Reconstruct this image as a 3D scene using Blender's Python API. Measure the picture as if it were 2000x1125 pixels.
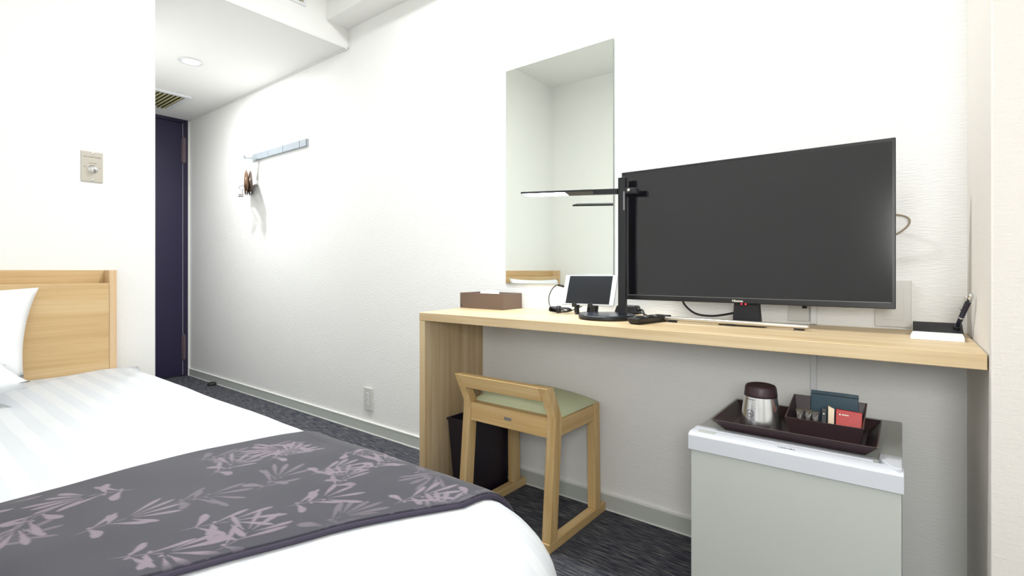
import bpy, bmesh, math, random
import numpy as np
from mathutils import Vector, Matrix, noise as mnoise
random.seed(7)
SC = bpy.context.scene
COL = SC.collection
for o in list(bpy.data.objects): bpy.data.objects.remove(o)

# ------------------------------------------------------------------ camera, world, lights, exposure
cd = bpy.data.cameras.new('camera'); cam = bpy.data.objects.new('camera', cd); COL.objects.link(cam)
cam.location = (0.0, -1.6898, 0.88)
cam.rotation_euler = (math.radians(90), 0, math.radians(90 - 52.1295))
cd.sensor_width = 36; cd.lens = 983.73 / 2000 * 36
cd.shift_y = -33.0 / 2000
cd.clip_start = 0.02
SC.camera = cam
W = bpy.data.worlds.new('world'); SC.world = W; W.use_nodes = True
W.node_tree.nodes['Background'].inputs[0].default_value = (0.9, 0.95, 1, 1)
W.node_tree.nodes['Background'].inputs[1].default_value = 0.15
SC.view_settings.view_transform = 'Standard'
SC.view_settings.look = 'None'
SC.view_settings.gamma = 1
SC.view_settings.use_curve_mapping = False
SC.view_settings.exposure = 0.42

def area(name, loc, size, power, color, rot=(0, 0, 0), spread=180, size_y=None):
    l = bpy.data.lights.new(name, 'AREA'); l.energy = power; l.color = color
    l.shape = 'RECTANGLE' if size_y else 'DISK'; l.size = size
    if size_y: l.size_y = size_y
    l.spread = math.radians(spread)
    o = bpy.data.objects.new(name, l); o.location = loc; o.rotation_euler = rot; COL.objects.link(o); return o
ROOM_L = (-1.15, -0.52, 2.455)
HALL_L = (-3.40, -0.477, 2.140)
area('ceiling_lamp_light', ROOM_L, 0.16, 21, (0.965, 0.985, 1.0))
area('ceiling_fill_light_bed', (-0.35, -1.60, 2.455), 0.30, 2, (0.965, 0.985, 1.0))  # second ceiling light, added out of view as weak fill over the bed
FILL_L = (0.20, -2.045, 1.10)  # low fill lamp added behind the camera to brighten under the desk
area('fill_lamp_light', FILL_L, 0.34, 8.5, (0.975, 0.985, 1.0), rot=(math.radians(90), 0, 0), size_y=0.34)
area('downlight_light', HALL_L, 0.11, 12.5, (0.975, 0.985, 1.0), spread=180)

# ------------------------------------------------------------------ materials
MATS = {}
def srgb(r, g, b):
    return tuple(((c / 255) / 12.92 if c / 255 <= .04045 else ((c / 255 + .055) / 1.055) ** 2.4) for c in (r, g, b)) + (1,)
def mat(name, color, rough=.5, metal=0.0, spec=.5, **kw):
    m = bpy.data.materials.new(name); m.use_nodes = True
    b = m.node_tree.nodes['Principled BSDF']
    b.inputs['Base Color'].default_value = color
    b.inputs['Roughness'].default_value = rough
    b.inputs['Metallic'].default_value = metal
    b.inputs['Specular IOR Level'].default_value = spec
    for k, v in kw.items(): b.inputs[k].default_value = v
    MATS[name] = m; return m
def nodes(m):
    nt = m.node_tree; return nt, nt.nodes, nt.links, nt.nodes['Principled BSDF']
def coords(nt, scale=(1, 1, 1), rot=(0, 0, 0), kind='Object'):
    tc = nt.nodes.new('ShaderNodeTexCoord'); mp = nt.nodes.new('ShaderNodeMapping')
    mp.inputs['Scale'].default_value = scale; mp.inputs['Rotation'].default_value = rot
    nt.links.new(tc.outputs[kind], mp.inputs[0]); return mp.outputs[0]
def noise(nt, vec, scale, detail=3, rough=.5):
    n = nt.nodes.new('ShaderNodeTexNoise'); n.inputs['Scale'].default_value = scale
    n.inputs['Detail'].default_value = detail; n.inputs['Roughness'].default_value = rough
    nt.links.new(vec, n.inputs['Vector']); return n.outputs['Fac']
def ramp(nt, fac, stops):
    r = nt.nodes.new('ShaderNodeValToRGB'); e = r.color_ramp.elements
    e[0].position, e[0].color = stops[0]; e[1].position, e[1].color = stops[-1]
    for p, c in stops[1:-1]:
        k = e.new(p); k.color = c
    nt.links.new(fac, r.inputs[0]); return r.outputs[0]
def bump(nt, h, strength, dist=.002):
    b = nt.nodes.new('ShaderNodeBump'); b.inputs['Strength'].default_value = strength
    b.inputs['Distance'].default_value = dist; nt.links.new(h, b.inputs['Height'])
    nt.links.new(b.outputs[0], nt.nodes['Principled BSDF'].inputs['Normal'])
def mathn(nt, op, a, b=None, c=None):
    n = nt.nodes.new('ShaderNodeMath'); n.operation = op
    for i, v in enumerate((a, b, c)):
        if v is None: continue
        if isinstance(v, (int, float)): n.inputs[i].default_value = v
        else: nt.links.new(v, n.inputs[i])
    return n.outputs[0]

def wallpaper(name, color, scl, strength, cross=False, dist=.0022):
    m = mat(name, color, .85, spec=.2); nt, N, L, B = nodes(m)
    h = noise(nt, coords(nt, scl), 1.0, 4, .55)
    if cross:
        h2 = noise(nt, coords(nt, (scl[2], scl[2], scl[0])), 1.0, 3, .5)
        h = mathn(nt, 'MAXIMUM', h, h2)
    bump(nt, h, strength, dist)
    return m
wallpaper('paper_back', srgb(243, 243, 240), (38, 38, 260), .7)
wallpaper('paper_left', srgb(243, 243, 240), (60, 60, 130), .22)
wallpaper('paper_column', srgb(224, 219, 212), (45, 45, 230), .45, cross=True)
wallpaper('ceiling_paper', srgb(244, 244, 241), (90, 90, 90), .15)

# carpet: dark grey loop with pale broken streaks running along the room
m = mat('carpet', srgb(70, 70, 68), .95, spec=.1); nt, N, L, B = nodes(m)
v1 = coords(nt, (14, 230, 1)); n1 = noise(nt, v1, 1.0, 4, .65)
n2 = noise(nt, coords(nt, (420, 420, 420)), 1.0, 2)
mx = mathn(nt, 'ADD', mathn(nt, 'MULTIPLY', n1, .8), mathn(nt, 'MULTIPLY', n2, .2))
col = ramp(nt, mx, [(.38, srgb(46, 45, 60)), (.5, srgb(74, 75, 84)), (.59, srgb(118, 119, 118)), (.74, srgb(172, 170, 164))])
L.new(col, B.inputs['Base Color']); bump(nt, mx, .8, .003)

def wood(name, c1, c2, c3, grain, axis='X', rough=.45):
    m = mat(name, c2, rough, spec=.35); nt, N, L, B = nodes(m)
    s = {'X': (2.2, 60, 60), 'Y': (60, 2.2, 60), 'Z': (60, 60, 2.2)}[axis]
    s2 = {'X': (.9, 14, 14), 'Y': (14, .9, 14), 'Z': (14, 14, .9)}[axis]
    f = mathn(nt, 'ADD', mathn(nt, 'MULTIPLY', noise(nt, coords(nt, s), grain, 5, .6), .5),
              mathn(nt, 'MULTIPLY', noise(nt, coords(nt, s2), grain, 3, .5), .5))
    L.new(ramp(nt, f, [(.36, c1), (.5, c2), (.63, c3)]), B.inputs['Base Color'])
    bump(nt, f, .12, .001); return m
oak = (srgb(196, 168, 124), srgb(214, 190, 150), srgb(226, 206, 170))
wood('oak_x', *oak, 1.0, 'X'); wood('oak_z', *oak, 1.0, 'Z')
beech = (srgb(198, 162, 106), srgb(214, 180, 124), srgb(225, 195, 144))
wood('beech_x', *beech, 1.2, 'X'); wood('beech_y', *beech, 1.2, 'Y'); wood('beech_z', *beech, 1.2, 'Z')
hb = (srgb(200, 166, 118), srgb(212, 180, 132), srgb(220, 192, 148))
wood('headboard_wood', *hb, 1.3, 'Y', .5); wood('headboard_end', srgb(206, 172, 130), srgb(218, 186, 146), srgb(226, 198, 160), 1, 'Z', .5)

mat('white_plastic', srgb(232, 234, 236), .35)
mat('socket_plastic', srgb(216, 215, 210), .4)
mat('baseboard', srgb(196, 200, 194), .45)
mat('baseboard_edge', srgb(240, 241, 236), .4)
mat('navy_door', srgb(42, 38, 66), .42, spec=.4)
mat('navy_frame', srgb(48, 40, 64), .4, spec=.4)
mat('hinge_metal', srgb(120, 105, 112), .4, .6)
mat('door_gap', srgb(150, 148, 160), .4)
mat('steel', srgb(205, 200, 190), .3, .85)
mat('steel_polished', srgb(225, 225, 225), .18, .95)
mat('chrome', srgb(215, 215, 215), .12, 1.0)
mat('aluminium', srgb(168, 176, 182), .4, .35)
mat('gap_dark', srgb(30, 30, 30), .7)
mat('tv_bezel', srgb(20, 20, 22), .35)
mat('tv_screen', srgb(20, 20, 24), .10, spec=.62)
mat('tv_back', srgb(18, 17, 24), .6)
mat('black_plastic', srgb(26, 26, 28), .38)
mat('black_matte', srgb(22, 22, 26), .6)
mat('cable_black', srgb(16, 16, 20), .45)
mat('cable_beige', srgb(150, 138, 115), .5)
mat('lamp_metal', srgb(36, 37, 40), .42, .35)
mat('lamp_base_top', srgb(44, 50, 62), .22, .3)
mat('bin_plastic', srgb(30, 24, 38), .45)
mat('brown_leather', srgb(112, 93, 80), .6)
mat('brown_leather_in', srgb(88, 68, 58), .7)
mat('tissue', srgb(245, 246, 248), .9)
mat('paper_white', srgb(244, 244, 242), .8)
mat('tray_brown', srgb(58, 42, 46), .42)
mat('tray_edge', srgb(110, 92, 86), .45)
mat('cup_brown', srgb(54, 34, 40), .45)
mat('packet_teal', srgb(12, 58, 76), .4)
mat('packet_red', srgb(196, 42, 34), .4)
mat('packet_dark', srgb(24, 34, 34), .4)
mat('packet_foil', srgb(176, 160, 138), .3, .5)
mat('print_white', srgb(235, 232, 220), .5)
mat('print_grey', srgb(120, 120, 122), .5)
mat('print_dark', srgb(70, 64, 62), .6)
mat('fridge_white', srgb(194, 198, 191), .45)
mat('fridge_cap', srgb(212, 215, 221), .38)
mat('vent_slat', srgb(206, 202, 160), .5)
mat('vent_dark', srgb(112, 108, 66), .8)
mat('tablet_white', srgb(238, 240, 244), .3)
mat('tablet_glass', srgb(34, 36, 40), .16)
mat('hanger_wood', srgb(98, 70, 46), .35)
mat('hanger_wood_dark', srgb(70, 52, 40), .35)
mat('rubber_dark', srgb(36, 38, 36), .6)
mat('wall_caulk', srgb(240, 240, 236), .6)
mat('mirror_glass', (.87, .905, .86, 1), .0, 1.0)
mat('mirror_edge', srgb(150, 165, 160), .2)
mat('clear_cup', srgb(200, 196, 190), .15, 0, **{'Transmission Weight': .75})
mat('pen_blue', srgb(26, 26, 44), .3)

m = mat('seat_green', srgb(206, 212, 176), .75, spec=.25); nt, N, L, B = nodes(m)
bump(nt, noise(nt, coords(nt, (300, 300, 300)), 1, 2), .25, .001)

# white satin-stripe sheet; stripes run lengthwise
m = mat('sheet_stripe', srgb(238, 240, 242), .7, spec=.25); nt, N, L, B = nodes(m)
tc = nt.nodes.new('ShaderNodeTexCoord'); sx = nt.nodes.new('ShaderNodeSeparateXYZ'); L.new(tc.outputs['Object'], sx.inputs[0])
st = mathn(nt, 'SINE', mathn(nt, 'MULTIPLY', sx.outputs[1], 2 * math.pi / .058))
st = mathn(nt, 'MULTIPLY_ADD', st, 3.0, .5)
cl = nt.nodes.new('ShaderNodeClamp'); L.new(st, cl.inputs[0])
L.new(ramp(nt, cl.outputs[0], [(0, srgb(206, 209, 213)), (1, srgb(215, 218, 220))]), B.inputs['Base Color'])
L.new(mathn(nt, 'MULTIPLY_ADD', cl.outputs[0], -.25, .75), B.inputs['Roughness'])
mat('pillow_cotton', srgb(243, 244, 246), .85, spec=.2)

m = mat('runner_cloth', srgb(62, 62, 72), .55, spec=.4, **{'Sheen Weight': .12, 'Sheen Roughness': .45}); nt, N, L, B = nodes(m)
at = nt.nodes.new('ShaderNodeAttribute'); at.attribute_name = 'leaves'
v = noise(nt, coords(nt, (900, 900, 900)), 1, 2)
fac = mathn(nt, 'MULTIPLY', at.outputs['Fac'], mathn(nt, 'MULTIPLY_ADD', v, .6, .62))
L.new(ramp(nt, fac, [(0, srgb(38, 37, 50)), (1, srgb(124, 110, 122))]), B.inputs['Base Color'])
bump(nt, v, .25, .0006)
mat('runner_hem', srgb(52, 46, 64), .7)

def emissive(name, color, s):
    m = mat(name, color, .5); b = m.node_tree.nodes['Principled BSDF']
    b.inputs['Emission Color'].default_value = color; b.inputs['Emission Strength'].default_value = s
emissive('led_strip', (.75, .9, 1, 1), 14)
emissive('ceiling_glow', (1, .98, .94, 1), 5)
emissive('led_red', srgb(255, 30, 50), 3)

# ------------------------------------------------------------------ helpers
def thing(name, label, cat, loc=(0, 0, 0), group=None):
    o = bpy.data.objects.new(name, None); COL.objects.link(o); o.location = loc
    o.empty_display_size = .05
    o['label'] = label; o['category'] = cat
    if group: o['group'] = group
    return o
def wloc(o):
    v = Vector(o.location)
    return v + (wloc(o.parent) if o.parent else Vector((0, 0, 0)))
def obj(name, bm, m, parent=None, smooth=False, label=None, bevel=0, seg=2):
    """bmesh in world coordinates -> one mesh object under parent"""
    me = bpy.data.meshes.new(name)
    if parent is not None:
        bmesh.ops.translate(bm, vec=-wloc(parent), verts=bm.verts)
    bmesh.ops.recalc_face_normals(bm, faces=bm.faces)
    bm.to_mesh(me); bm.free()
    for k in (m if isinstance(m, (list, tuple)) else [m]): me.materials.append(MATS[k])
    if smooth:
        for p in me.polygons: p.use_smooth = True
    o = bpy.data.objects.new(name, me); COL.objects.link(o)
    if parent is not None: o.parent = parent
    if bevel:
        b = o.modifiers.new('bevel', 'BEVEL'); b.width = bevel; b.segments = seg; b.limit_method = 'ANGLE'; b.angle_limit = math.radians(35)
        if not smooth:
            for p in me.polygons: p.use_smooth = True
            try: me.shade_smooth()
            except Exception: pass
            b.harden_normals = True
    if label: o['label'] = label
    return o
def tag(o, label, cat, group=None):
    o['label'] = label; o['category'] = cat
    if group: o['group'] = group
    return o
def struct(name, bm, m, **k):
    o = obj(name, bm, m, **k); o['kind'] = 'structure'; return o
def B_(): return bmesh.new()
def hexa(bm, p, mi=0):
    """8 corners: bottom 4 (ccw) then top 4"""
    v = [bm.verts.new(q) for q in p]
    for f in ((0, 3, 2, 1), (4, 5, 6, 7), (0, 1, 5, 4), (1, 2, 6, 5), (2, 3, 7, 6), (3, 0, 4, 7)):
        bm.faces.new([v[i] for i in f]).material_index = mi
    return v
def box(bm, x0, x1, y0, y1, z0, z1, mi=0):
    hexa(bm, [(x0, y0, z0), (x1, y0, z0), (x1, y1, z0), (x0, y1, z0), (x0, y0, z1), (x1, y0, z1), (x1, y1, z1), (x0, y1, z1)], mi)
    return bm
def bx(*a, **k): return box(B_(), *a, **k)
def prism(bm, pts, axis, a, b, mi=0):
    """extrude a 2-D outline along axis from a to b"""
    def P(p, t):
        return {'X': (t, p[0], p[1]), 'Y': (p[0], t, p[1]), 'Z': (p[0], p[1], t)}[axis]
    v0 = [bm.verts.new(P(p, a)) for p in pts]; v1 = [bm.verts.new(P(p, b)) for p in pts]
    n = len(pts)
    bm.faces.new(v0).material_index = mi; bm.faces.new(v1[::-1]).material_index = mi
    for i in range(n): bm.faces.new((v0[i], v0[(i + 1) % n], v1[(i + 1) % n], v1[i])).material_index = mi
    return bm
def tube(bm, pts, r, n=8, closed=False, mi=0):
    pts = [Vector(p) for p in pts]; rings = []
    up = Vector((0, 0, 1)); prev = None
    for i, p in enumerate(pts):
        d = (pts[min(i + 1, len(pts) - 1)] - pts[max(i - 1, 0)])
        if d.length < 1e-9: d = Vector((0, 0, 1))
        d.normalize()
        a = (prev - d * prev.dot(d)) if prev else (up.cross(d) if abs(d.z) < .95 else Vector((1, 0, 0)).cross(d))
        a.normalize(); prev = a; b = d.cross(a)
        rr = r[i] if isinstance(r, (list, tuple)) else r
        rings.append([bm.verts.new(p + (a * math.cos(t) + b * math.sin(t)) * rr) for t in [2 * math.pi * k / n for k in range(n)]])
    for A, C in zip(rings, rings[1:]):
        for k in range(n):
            bm.faces.new((A[k], A[(k + 1) % n], C[(k + 1) % n], C[k])).material_index = mi
    bm.faces.new(rings[0]).material_index = mi; bm.faces.new(rings[-1][::-1]).material_index = mi
    return bm
def lathe(bm, prof, c, n=40, sx=1, sy=1, mi=0):
    rings = []
    for r, z in prof:
        rings.append([bm.verts.new((c[0] + sx * r * math.cos(2 * math.pi * k / n), c[1] + sy * r * math.sin(2 * math.pi * k / n), c[2] + z)) for k in range(n)])
    for A, C in zip(rings, rings[1:]):
        for k in range(n): bm.faces.new((A[k], A[(k + 1) % n], C[(k + 1) % n], C[k])).material_index = mi
    bm.faces.new(rings[0]).material_index = mi; bm.faces.new(rings[-1]).material_index = mi
    return bm
def smoothpath(ctrl, n=8):
    P = [Vector(p) for p in ctrl]; out = []
    P = [P[0]] + P + [P[-1]]
    for i in range(1, len(P) - 2):
        for k in range(n):
            t = k / n; a, b, c, d = P[i - 1], P[i], P[i + 1], P[i + 2]
            out.append(.5 * ((2 * b) + (c - a) * t + (2 * a - 5 * b + 4 * c - d) * t * t + (3 * b - a - 3 * c + d) * t ** 3))
    out.append(P[-2]); return out
def open_tray(bm, b, t, z0, z1, th, ztop=None):
    """open-topped container: b=(x0,x1,y0,y1) bottom rect, t=top rect; ztop = per-corner rim heights"""
    def R(r, zs, e):
        x0, x1, y0, y1 = r; return [(x0 + e, y0 + e, zs[0]), (x1 - e, y0 + e, zs[1]), (x1 - e, y1 - e, zs[2]), (x0 + e, y1 - e, zs[3])]
    zt = ztop or [z1] * 4
    o0 = [bm.verts.new(p) for p in R(b, [z0] * 4, 0)]; o1 = [bm.verts.new(p) for p in R(t, zt, 0)]
    i1 = [bm.verts.new(p) for p in R(t, zt, th)]; i0 = [bm.verts.new(p) for p in R(b, [z0 + th] * 4, th)]
    bm.faces.new(o0); bm.faces.new(i0)
    for i in range(4):
        j = (i + 1) % 4
        bm.faces.new((o0[i], o0[j], o1[j], o1[i])); bm.faces.new((i0[i], i0[j], i1[j], i1[i]))
        bm.faces.new((o1[i], o1[j], i1[j], i1[i])).material_index = 1
    return bm
def text_mesh(name, s, size, M, m, parent, depth=.0004, align='LEFT', bold=0.0):
    cu = bpy.data.curves.new(name, 'FONT'); cu.body = s; cu.size = size; cu.extrude = depth; cu.align_x = align; cu.offset = bold
    t = bpy.data.objects.new(name, cu); COL.objects.link(t)
    dg = bpy.context.evaluated_depsgraph_get(); me = bpy.data.meshes.new_from_object(t.evaluated_get(dg))
    bpy.data.objects.remove(t); me.transform(Matrix.Translation(-wloc(parent)) @ M)
    me.materials.clear(); me.materials.append(MATS[m])
    o = bpy.data.objects.new(name, me); COL.objects.link(o); o.parent = parent; return o
def face_negY(x, y, z, tilt=0): return Matrix.Translation((x, y, z)) @ Matrix.Rotation(math.pi / 2, 4, 'X')
def face_posX(x, y, z): return Matrix.Translation((x, y, z)) @ Matrix.Rotation(math.pi / 2, 4, 'Z') @ Matrix.Rotation(math.pi / 2, 4, 'X')
def dup(root, loc):
    r = root.copy(); COL.objects.link(r); r.location = loc
    for ch in list(root.children):
        c = ch.copy(); COL.objects.link(c); c.parent = r
        for g in list(ch.children):
            d = g.copy(); COL.objects.link(d); d.parent = c
    return r

# ------------------------------------------------------------------ room shell
XH, YC, YF, ZR, ZC, XD, XR, XE, YK = -2.491, -.937, -2.122, 2.525, 2.148, -4.785, .125, 1.0, -.434
struct('floor', bx(XD - .1, XE + .1, YF - .1, .1, -.1, 0), 'carpet')
struct('wall_back', bx(XD - .1, XR + .05, 0, .1, 0, ZR + .1), 'paper_back')
struct('wall_left', bx(XD - .1, XH, YF - .1, YC, 0, ZR + .1), 'paper_left')
struct('wall_front', bx(XH - .05, XE + .1, YF - .1, YF, 0, ZR + .1), 'paper_left')
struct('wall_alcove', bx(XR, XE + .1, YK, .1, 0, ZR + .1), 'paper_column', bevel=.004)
struct('wall_right', bx(XE, XE + .1, YF - .1, YK, 0, ZR + .1), 'paper_left')
dw = B_()
box(dw, XD - .1, XD - .02, YC, 0, 0, ZC + .1)
struct('wall_entry', dw, 'paper_left')
struct('ceiling', bx(XH - .05, XE + .1, YF - .1, .1, ZR, ZR + .1), 'ceiling_paper')
struct('ceiling_corridor', bx(XD - .1, XH, YC - .02, .02, ZC, ZR + .1), 'ceiling_paper')
struct('ceiling_soffit', bx(XH, XR + .01, -.14, .02, 2.252, ZR + .01), 'ceiling_paper')
# thin shadow-gap trims where corridor ceiling meets the wall
struct('trim_1', bx(XD, XH + .004, -.008, -.001, ZC - .007, ZC - .001), 'wall_caulk')
struct('trim_2', bx(XH - .004, XH + .004, YC, -.002, ZC - .010, ZC - .001), 'wall_caulk')
struct('trim_3', bx(XD, XD + .03, -.016, -.001, 0, ZC - .008), 'wall_caulk')
def baseboard(name, x0, x1):
    b = B_()
    box(b, x0, x1, -.009, 0, .004, .056); box(b, x0, x1, -.0105, 0, .056, .061, 1); box(b, x0, x1, -.013, 0, 0, .004, 1)
    struct(name, b, ['baseboard', 'baseboard_edge'])
baseboard('baseboard_back', XD + .03, XR)
b = B_(); box(b, XR - .009, XR, YK, -.0, .004, .056); box(b, XR - .0105, XR, YK, 0, .056, .061, 1)
struct('baseboard_right', b, ['baseboard', 'baseboard_edge'])
struct('baseboard_left', bx(XH, XH + .009, YF, YC, 0, .06), 'baseboard')
struct('baseboard_front', bx(XH, XE, YF, YF + .009, 0, .06), 'baseboard')

# entry door (navy) with frame, hinges
d = obj('door_1', bx(XD, XD + .012, YC + .03, -.052, .008, ZC - .03), 'navy_door'); d['kind'] = 'structure'
fr = B_(); box(fr, XD - .02, XD + .022, -.046, -.016, 0, ZC); box(fr, XD - .02, XD + .022, YC, YC + .028, 0, ZC)
box(fr, XD - .02, XD + .022, YC + .028, -.046, ZC - .026, ZC)
obj('door_frame', fr, 'navy_frame', d)
obj('door_seal', bx(XD + .002, XD + .0135, -.053, -.0475, .01, ZC - .03), 'door_gap', d)
for z0, z1 in ((1.785, 2.0), (.14, .355)):
    h = B_(); tube(h, [(XD + .026, -.047, z0), (XD + .026, -.047, z1)], .009, 10)
    box(h, XD + .012, XD + .023, -.062, -.03, z0 + .01, z1 - .01)
    obj('door_hinge', h, 'hinge_metal', d)

# ------------------------------------------------------------------ fixtures on ceiling and walls
t = thing('recessed_downlight', 'round white recessed downlight glowing in the low corridor ceiling', 'ceiling light', (HALL_L[0], HALL_L[1], ZC))
b = lathe(B_(), [(.046, 0), (.062, 0), (.064, -.004), (.050, -.006), (.046, -.002)], (HALL_L[0], HALL_L[1], ZC - .0005)); obj('trim_ring', b, 'white_plastic', t, smooth=True)
obj('diffuser', lathe(B_(), [(.047, -.0015), (.047, -.003)], (HALL_L[0], HALL_L[1], ZC)), 'ceiling_glow', t)
def surface_light(x, y, r, label):
    t = thing('ceiling_light', label, 'ceiling light', (x, y, ZR))
    obj('base_plate', lathe(B_(), [(r + .012, -.001), (r + .012, -.018), (r, -.02)], (x, y, ZR)), 'white_plastic', t)
    obj('diffuser', lathe(B_(), [(r, -.021), (r * .97, -.045), (r * .8, -.058), (r * .4, -.064)], (x, y, ZR)), 'ceiling_glow', t, smooth=True)
surface_light(ROOM_L[0], ROOM_L[1], .10, 'small round white ceiling light above the desk side of the room')
surface_light(-.35, -1.60, .16, 'large round white ceiling light added unseen as fill above the foot of the bed')  # fixture for the added bed fill

t = thing('fill_lamp', 'square white fill lamp added on the unseen wall opposite the desk', 'lamp', (FILL_L[0], YF, FILL_L[2]))  # unseen fixture put in to carry the low fill light
obj('mount', bx(FILL_L[0] - .04, FILL_L[0] + .04, YF, YF + .04, FILL_L[2] - .04, FILL_L[2] + .04), 'steel', t)
obj('shade', bx(FILL_L[0] - .16, FILL_L[0] + .16, YF + .04, YF + .072, FILL_L[2] - .18, FILL_L[2] + .18), 'ceiling_glow', t, bevel=.004)
def grille(name, label, frame, slats, dark, loc, smat):
    t = thing(name, label, 'vent', loc)
    obj('frame', frame, 'white_plastic', t, bevel=.002)
    obj('backing', dark, 'vent_dark', t)
    obj('louvre', slats, smat, t)
x0, x1, y0, y1 = -4.57, -4.09, -.74, -.225; e = .03
f = B_(); box(f, x0, x1, y1 - e, y1, ZC - .012, ZC); box(f, x0, x1, y0, y0 + e, ZC - .012, ZC)
box(f, x0, x0 + e, y0 + e, y1 - e, ZC - .012, ZC); box(f, x1 - e, x1, y0 + e, y1 - e, ZC - .012, ZC)
s = B_(); n = 17
for i in range(n):
    y = y0 + e + (y1 - y0 - 2 * e) * (i + .5) / n
    hexa(s, [(x0 + e, y - .012, ZC - .012), (x1 - e, y - .012, ZC - .012), (x1 - e, y - .001, ZC - .012), (x0 + e, y - .001, ZC - .012),
             (x0 + e, y + .004, ZC - .003), (x1 - e, y + .004, ZC - .003), (x1 - e, y + .008, ZC - .003), (x0 + e, y + .008, ZC - .003)])
grille('ceiling_vent', 'square louvred ceiling vent with cream slats beside the navy door', f, s,
       bx(x0 + e, x1 - e, y0 + e, y1 - e, ZC - .002, ZC - .0005), (x0, y1, ZC), 'vent_slat')
y0, y1, z0, z1 = -.80, -.262, 2.272, 2.45; e = .016; X = XH
f = B_(); box(f, X, X + .01, y0, y1, z0, z0 + e); box(f, X, X + .01, y0, y1, z1 - e, z1)
box(f, X, X + .01, y0, y0 + e, z0 + e, z1 - e); box(f, X, X + .01, y1 - e, y1, z0 + e, z1 - e)
s = B_(); n = 30
for i in range(n):
    y = y0 + e + (y1 - y0 - 2 * e) * (i + .5) / n; box(s, X + .001, X + .009, y - .003, y + .003, z0 + e, z1 - e)
grille('air_conditioning_vent', 'air outlet with upright slats on the bulkhead over the corridor', f, s,
       bx(X + .0002, X + .0012, y0 + e, y1 - e, z0 + e, z1 - e), (X, y1, z0), 'vent_slat')

# air conditioner control plate on the headboard wall
t = thing('air_conditioner_control', 'brushed steel control plate with round knob on the wall above the headboard', 'wall switch', (XH, -1.1465, 1.285))
obj('plate', bx(XH, XH + .005, -1.180, -1.113, 1.226, 1.344), 'steel', t, bevel=.0015)
kb = B_(); lathe(kb, [(.0155, 0), (.0155, .004), (.0125, .005), (.0115, .019), (.0105, .021)], (0, 0, 0), 28)
bmesh.ops.rotate(kb, cent=(0, 0, 0), matrix=Matrix.Rotation(math.pi / 2, 3, 'Y'), verts=kb.verts)
bmesh.ops.translate(kb, vec=(XH + .005, -1.1455, 1.275), verts=kb.verts)
k = obj('knob', kb, 'steel_polished', t, smooth=True)
obj('pointer', bx(XH + .0262, XH + .0268, -1.1462, -1.1448, 1.277, 1.286), 'print_grey', k)
for z in (1.336, 1.234):
    sc = B_(); lathe(sc, [(.0045, 0), (.0042, .0015), (.002, .0022)], (0, 0, 0), 14)
    bmesh.ops.rotate(sc, cent=(0, 0, 0), matrix=Matrix.Rotation(math.pi / 2, 3, 'Y'), verts=sc.verts)
    bmesh.ops.translate(sc, vec=(XH + .005, -1.1465, z), verts=sc.verts); obj('screw', sc, 'steel_polished', t, smooth=True)
text_mesh('lettering', 'AIR CONDITIONER', .0062, face_posX(XH + .0052, -1.1465, 1.320), 'print_dark', t, .0002, 'CENTER')
text_mesh('lettering', 'LOW  MED', .0048, face_posX(XH + .0052, -1.1455, 1.2965), 'print_dark', t, .0002, 'CENTER')
text_mesh('lettering', 'OFF', .0048, face_posX(XH + .0052, -1.169, 1.281), 'print_dark', t, .0002, 'CENTER')
text_mesh('lettering', 'HI', .0048, face_posX(XH + .0052, -1.123, 1.281), 'print_dark', t, .0002, 'CENTER')

# coat hook rail
t = thing('coat_hook_rail', 'slim silver rail of fold-out hooks on the corridor wall', 'coat rack', (-3.27, 0, 1.655))
obj('back_rail', bx(-3.632, -2.912, -.010, 0, 1.653, 1.701), 'aluminium', t, bevel=.001)
edges = [-3.585, -3.391, -3.195, -2.990, -2.915]
for a, c in zip(edges, edges[1:]):
    obj('hook_flap', bx(a + .003, c - .003, -.017, -.0101, 1.655, 1.6995), 'aluminium', t, bevel=.001)
hk = B_(); prism(hk, [(-.010, 1.70), (-.016, 1.70), (-.016, 1.672), (-.094, 1.655), (-.101, 1.668), (-.107, 1.665), (-.099, 1.645), (-.010, 1.658)], 'X', -3.552, -3.530)
obj('open_hook', hk, 'aluminium', t, bevel=.001)

# hangers, two alike on the open hook, seen nearly edge-on
def hanger(cx, cy, zt, ang, label, part):
    t = thing('clothes_hanger', label, 'clothes hanger', (cx, cy, zt))
    c, s = math.cos(ang), math.sin(ang)
    def Q(u, w, z): return (cx + c * u - s * w, cy + s * u + c * w, zt + z)
    b = B_()
    pts = [Q(.018 * math.sin(a), 0, -.018 + .018 * math.cos(a)) for a in [math.radians(k) for k in range(-60, 181, 15)]]
    pts += [Q(-.006, 0, -.045), Q(0, 0, -.06), Q(0, 0, -.11)]
    tube(b, pts, .0018, 8); obj('hook', b, 'chrome', t, smooth=True)
    b = B_(); N = 16; rows = []
    for i in range(-N, N + 1):
        u = .115 * i / N; q = abs(i) / N
        zc = -.155 - .06 * q ** 1.5; hh = .052 * (1 - .2 * q) + .004; th = .013 + .001 * q
        w0 = 0
        rows.append([b.verts.new(Q(u, w0 + th * math.cos(a), zc + hh * math.sin(a))) for a in [2 * math.pi * k / 10 for k in range(10)]])
    for A, C in zip(rows, rows[1:]):
        for k in range(10): b.faces.new((A[k], A[(k + 1) % 10], C[(k + 1) % 10], C[k]))
    b.faces.new(rows[0]); b.faces.new(rows[-1])
    obj('wooden_arms', b, part, t, smooth=True)
    b = B_(); tube(b, [Q(-.10, 0, -.215), Q(-.10, 0, -.265), Q(.10, 0, -.265), Q(.10, 0, -.215)], .004, 8); obj('trouser_bar', b, 'chrome', t, smooth=True)
    return t, Q
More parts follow.
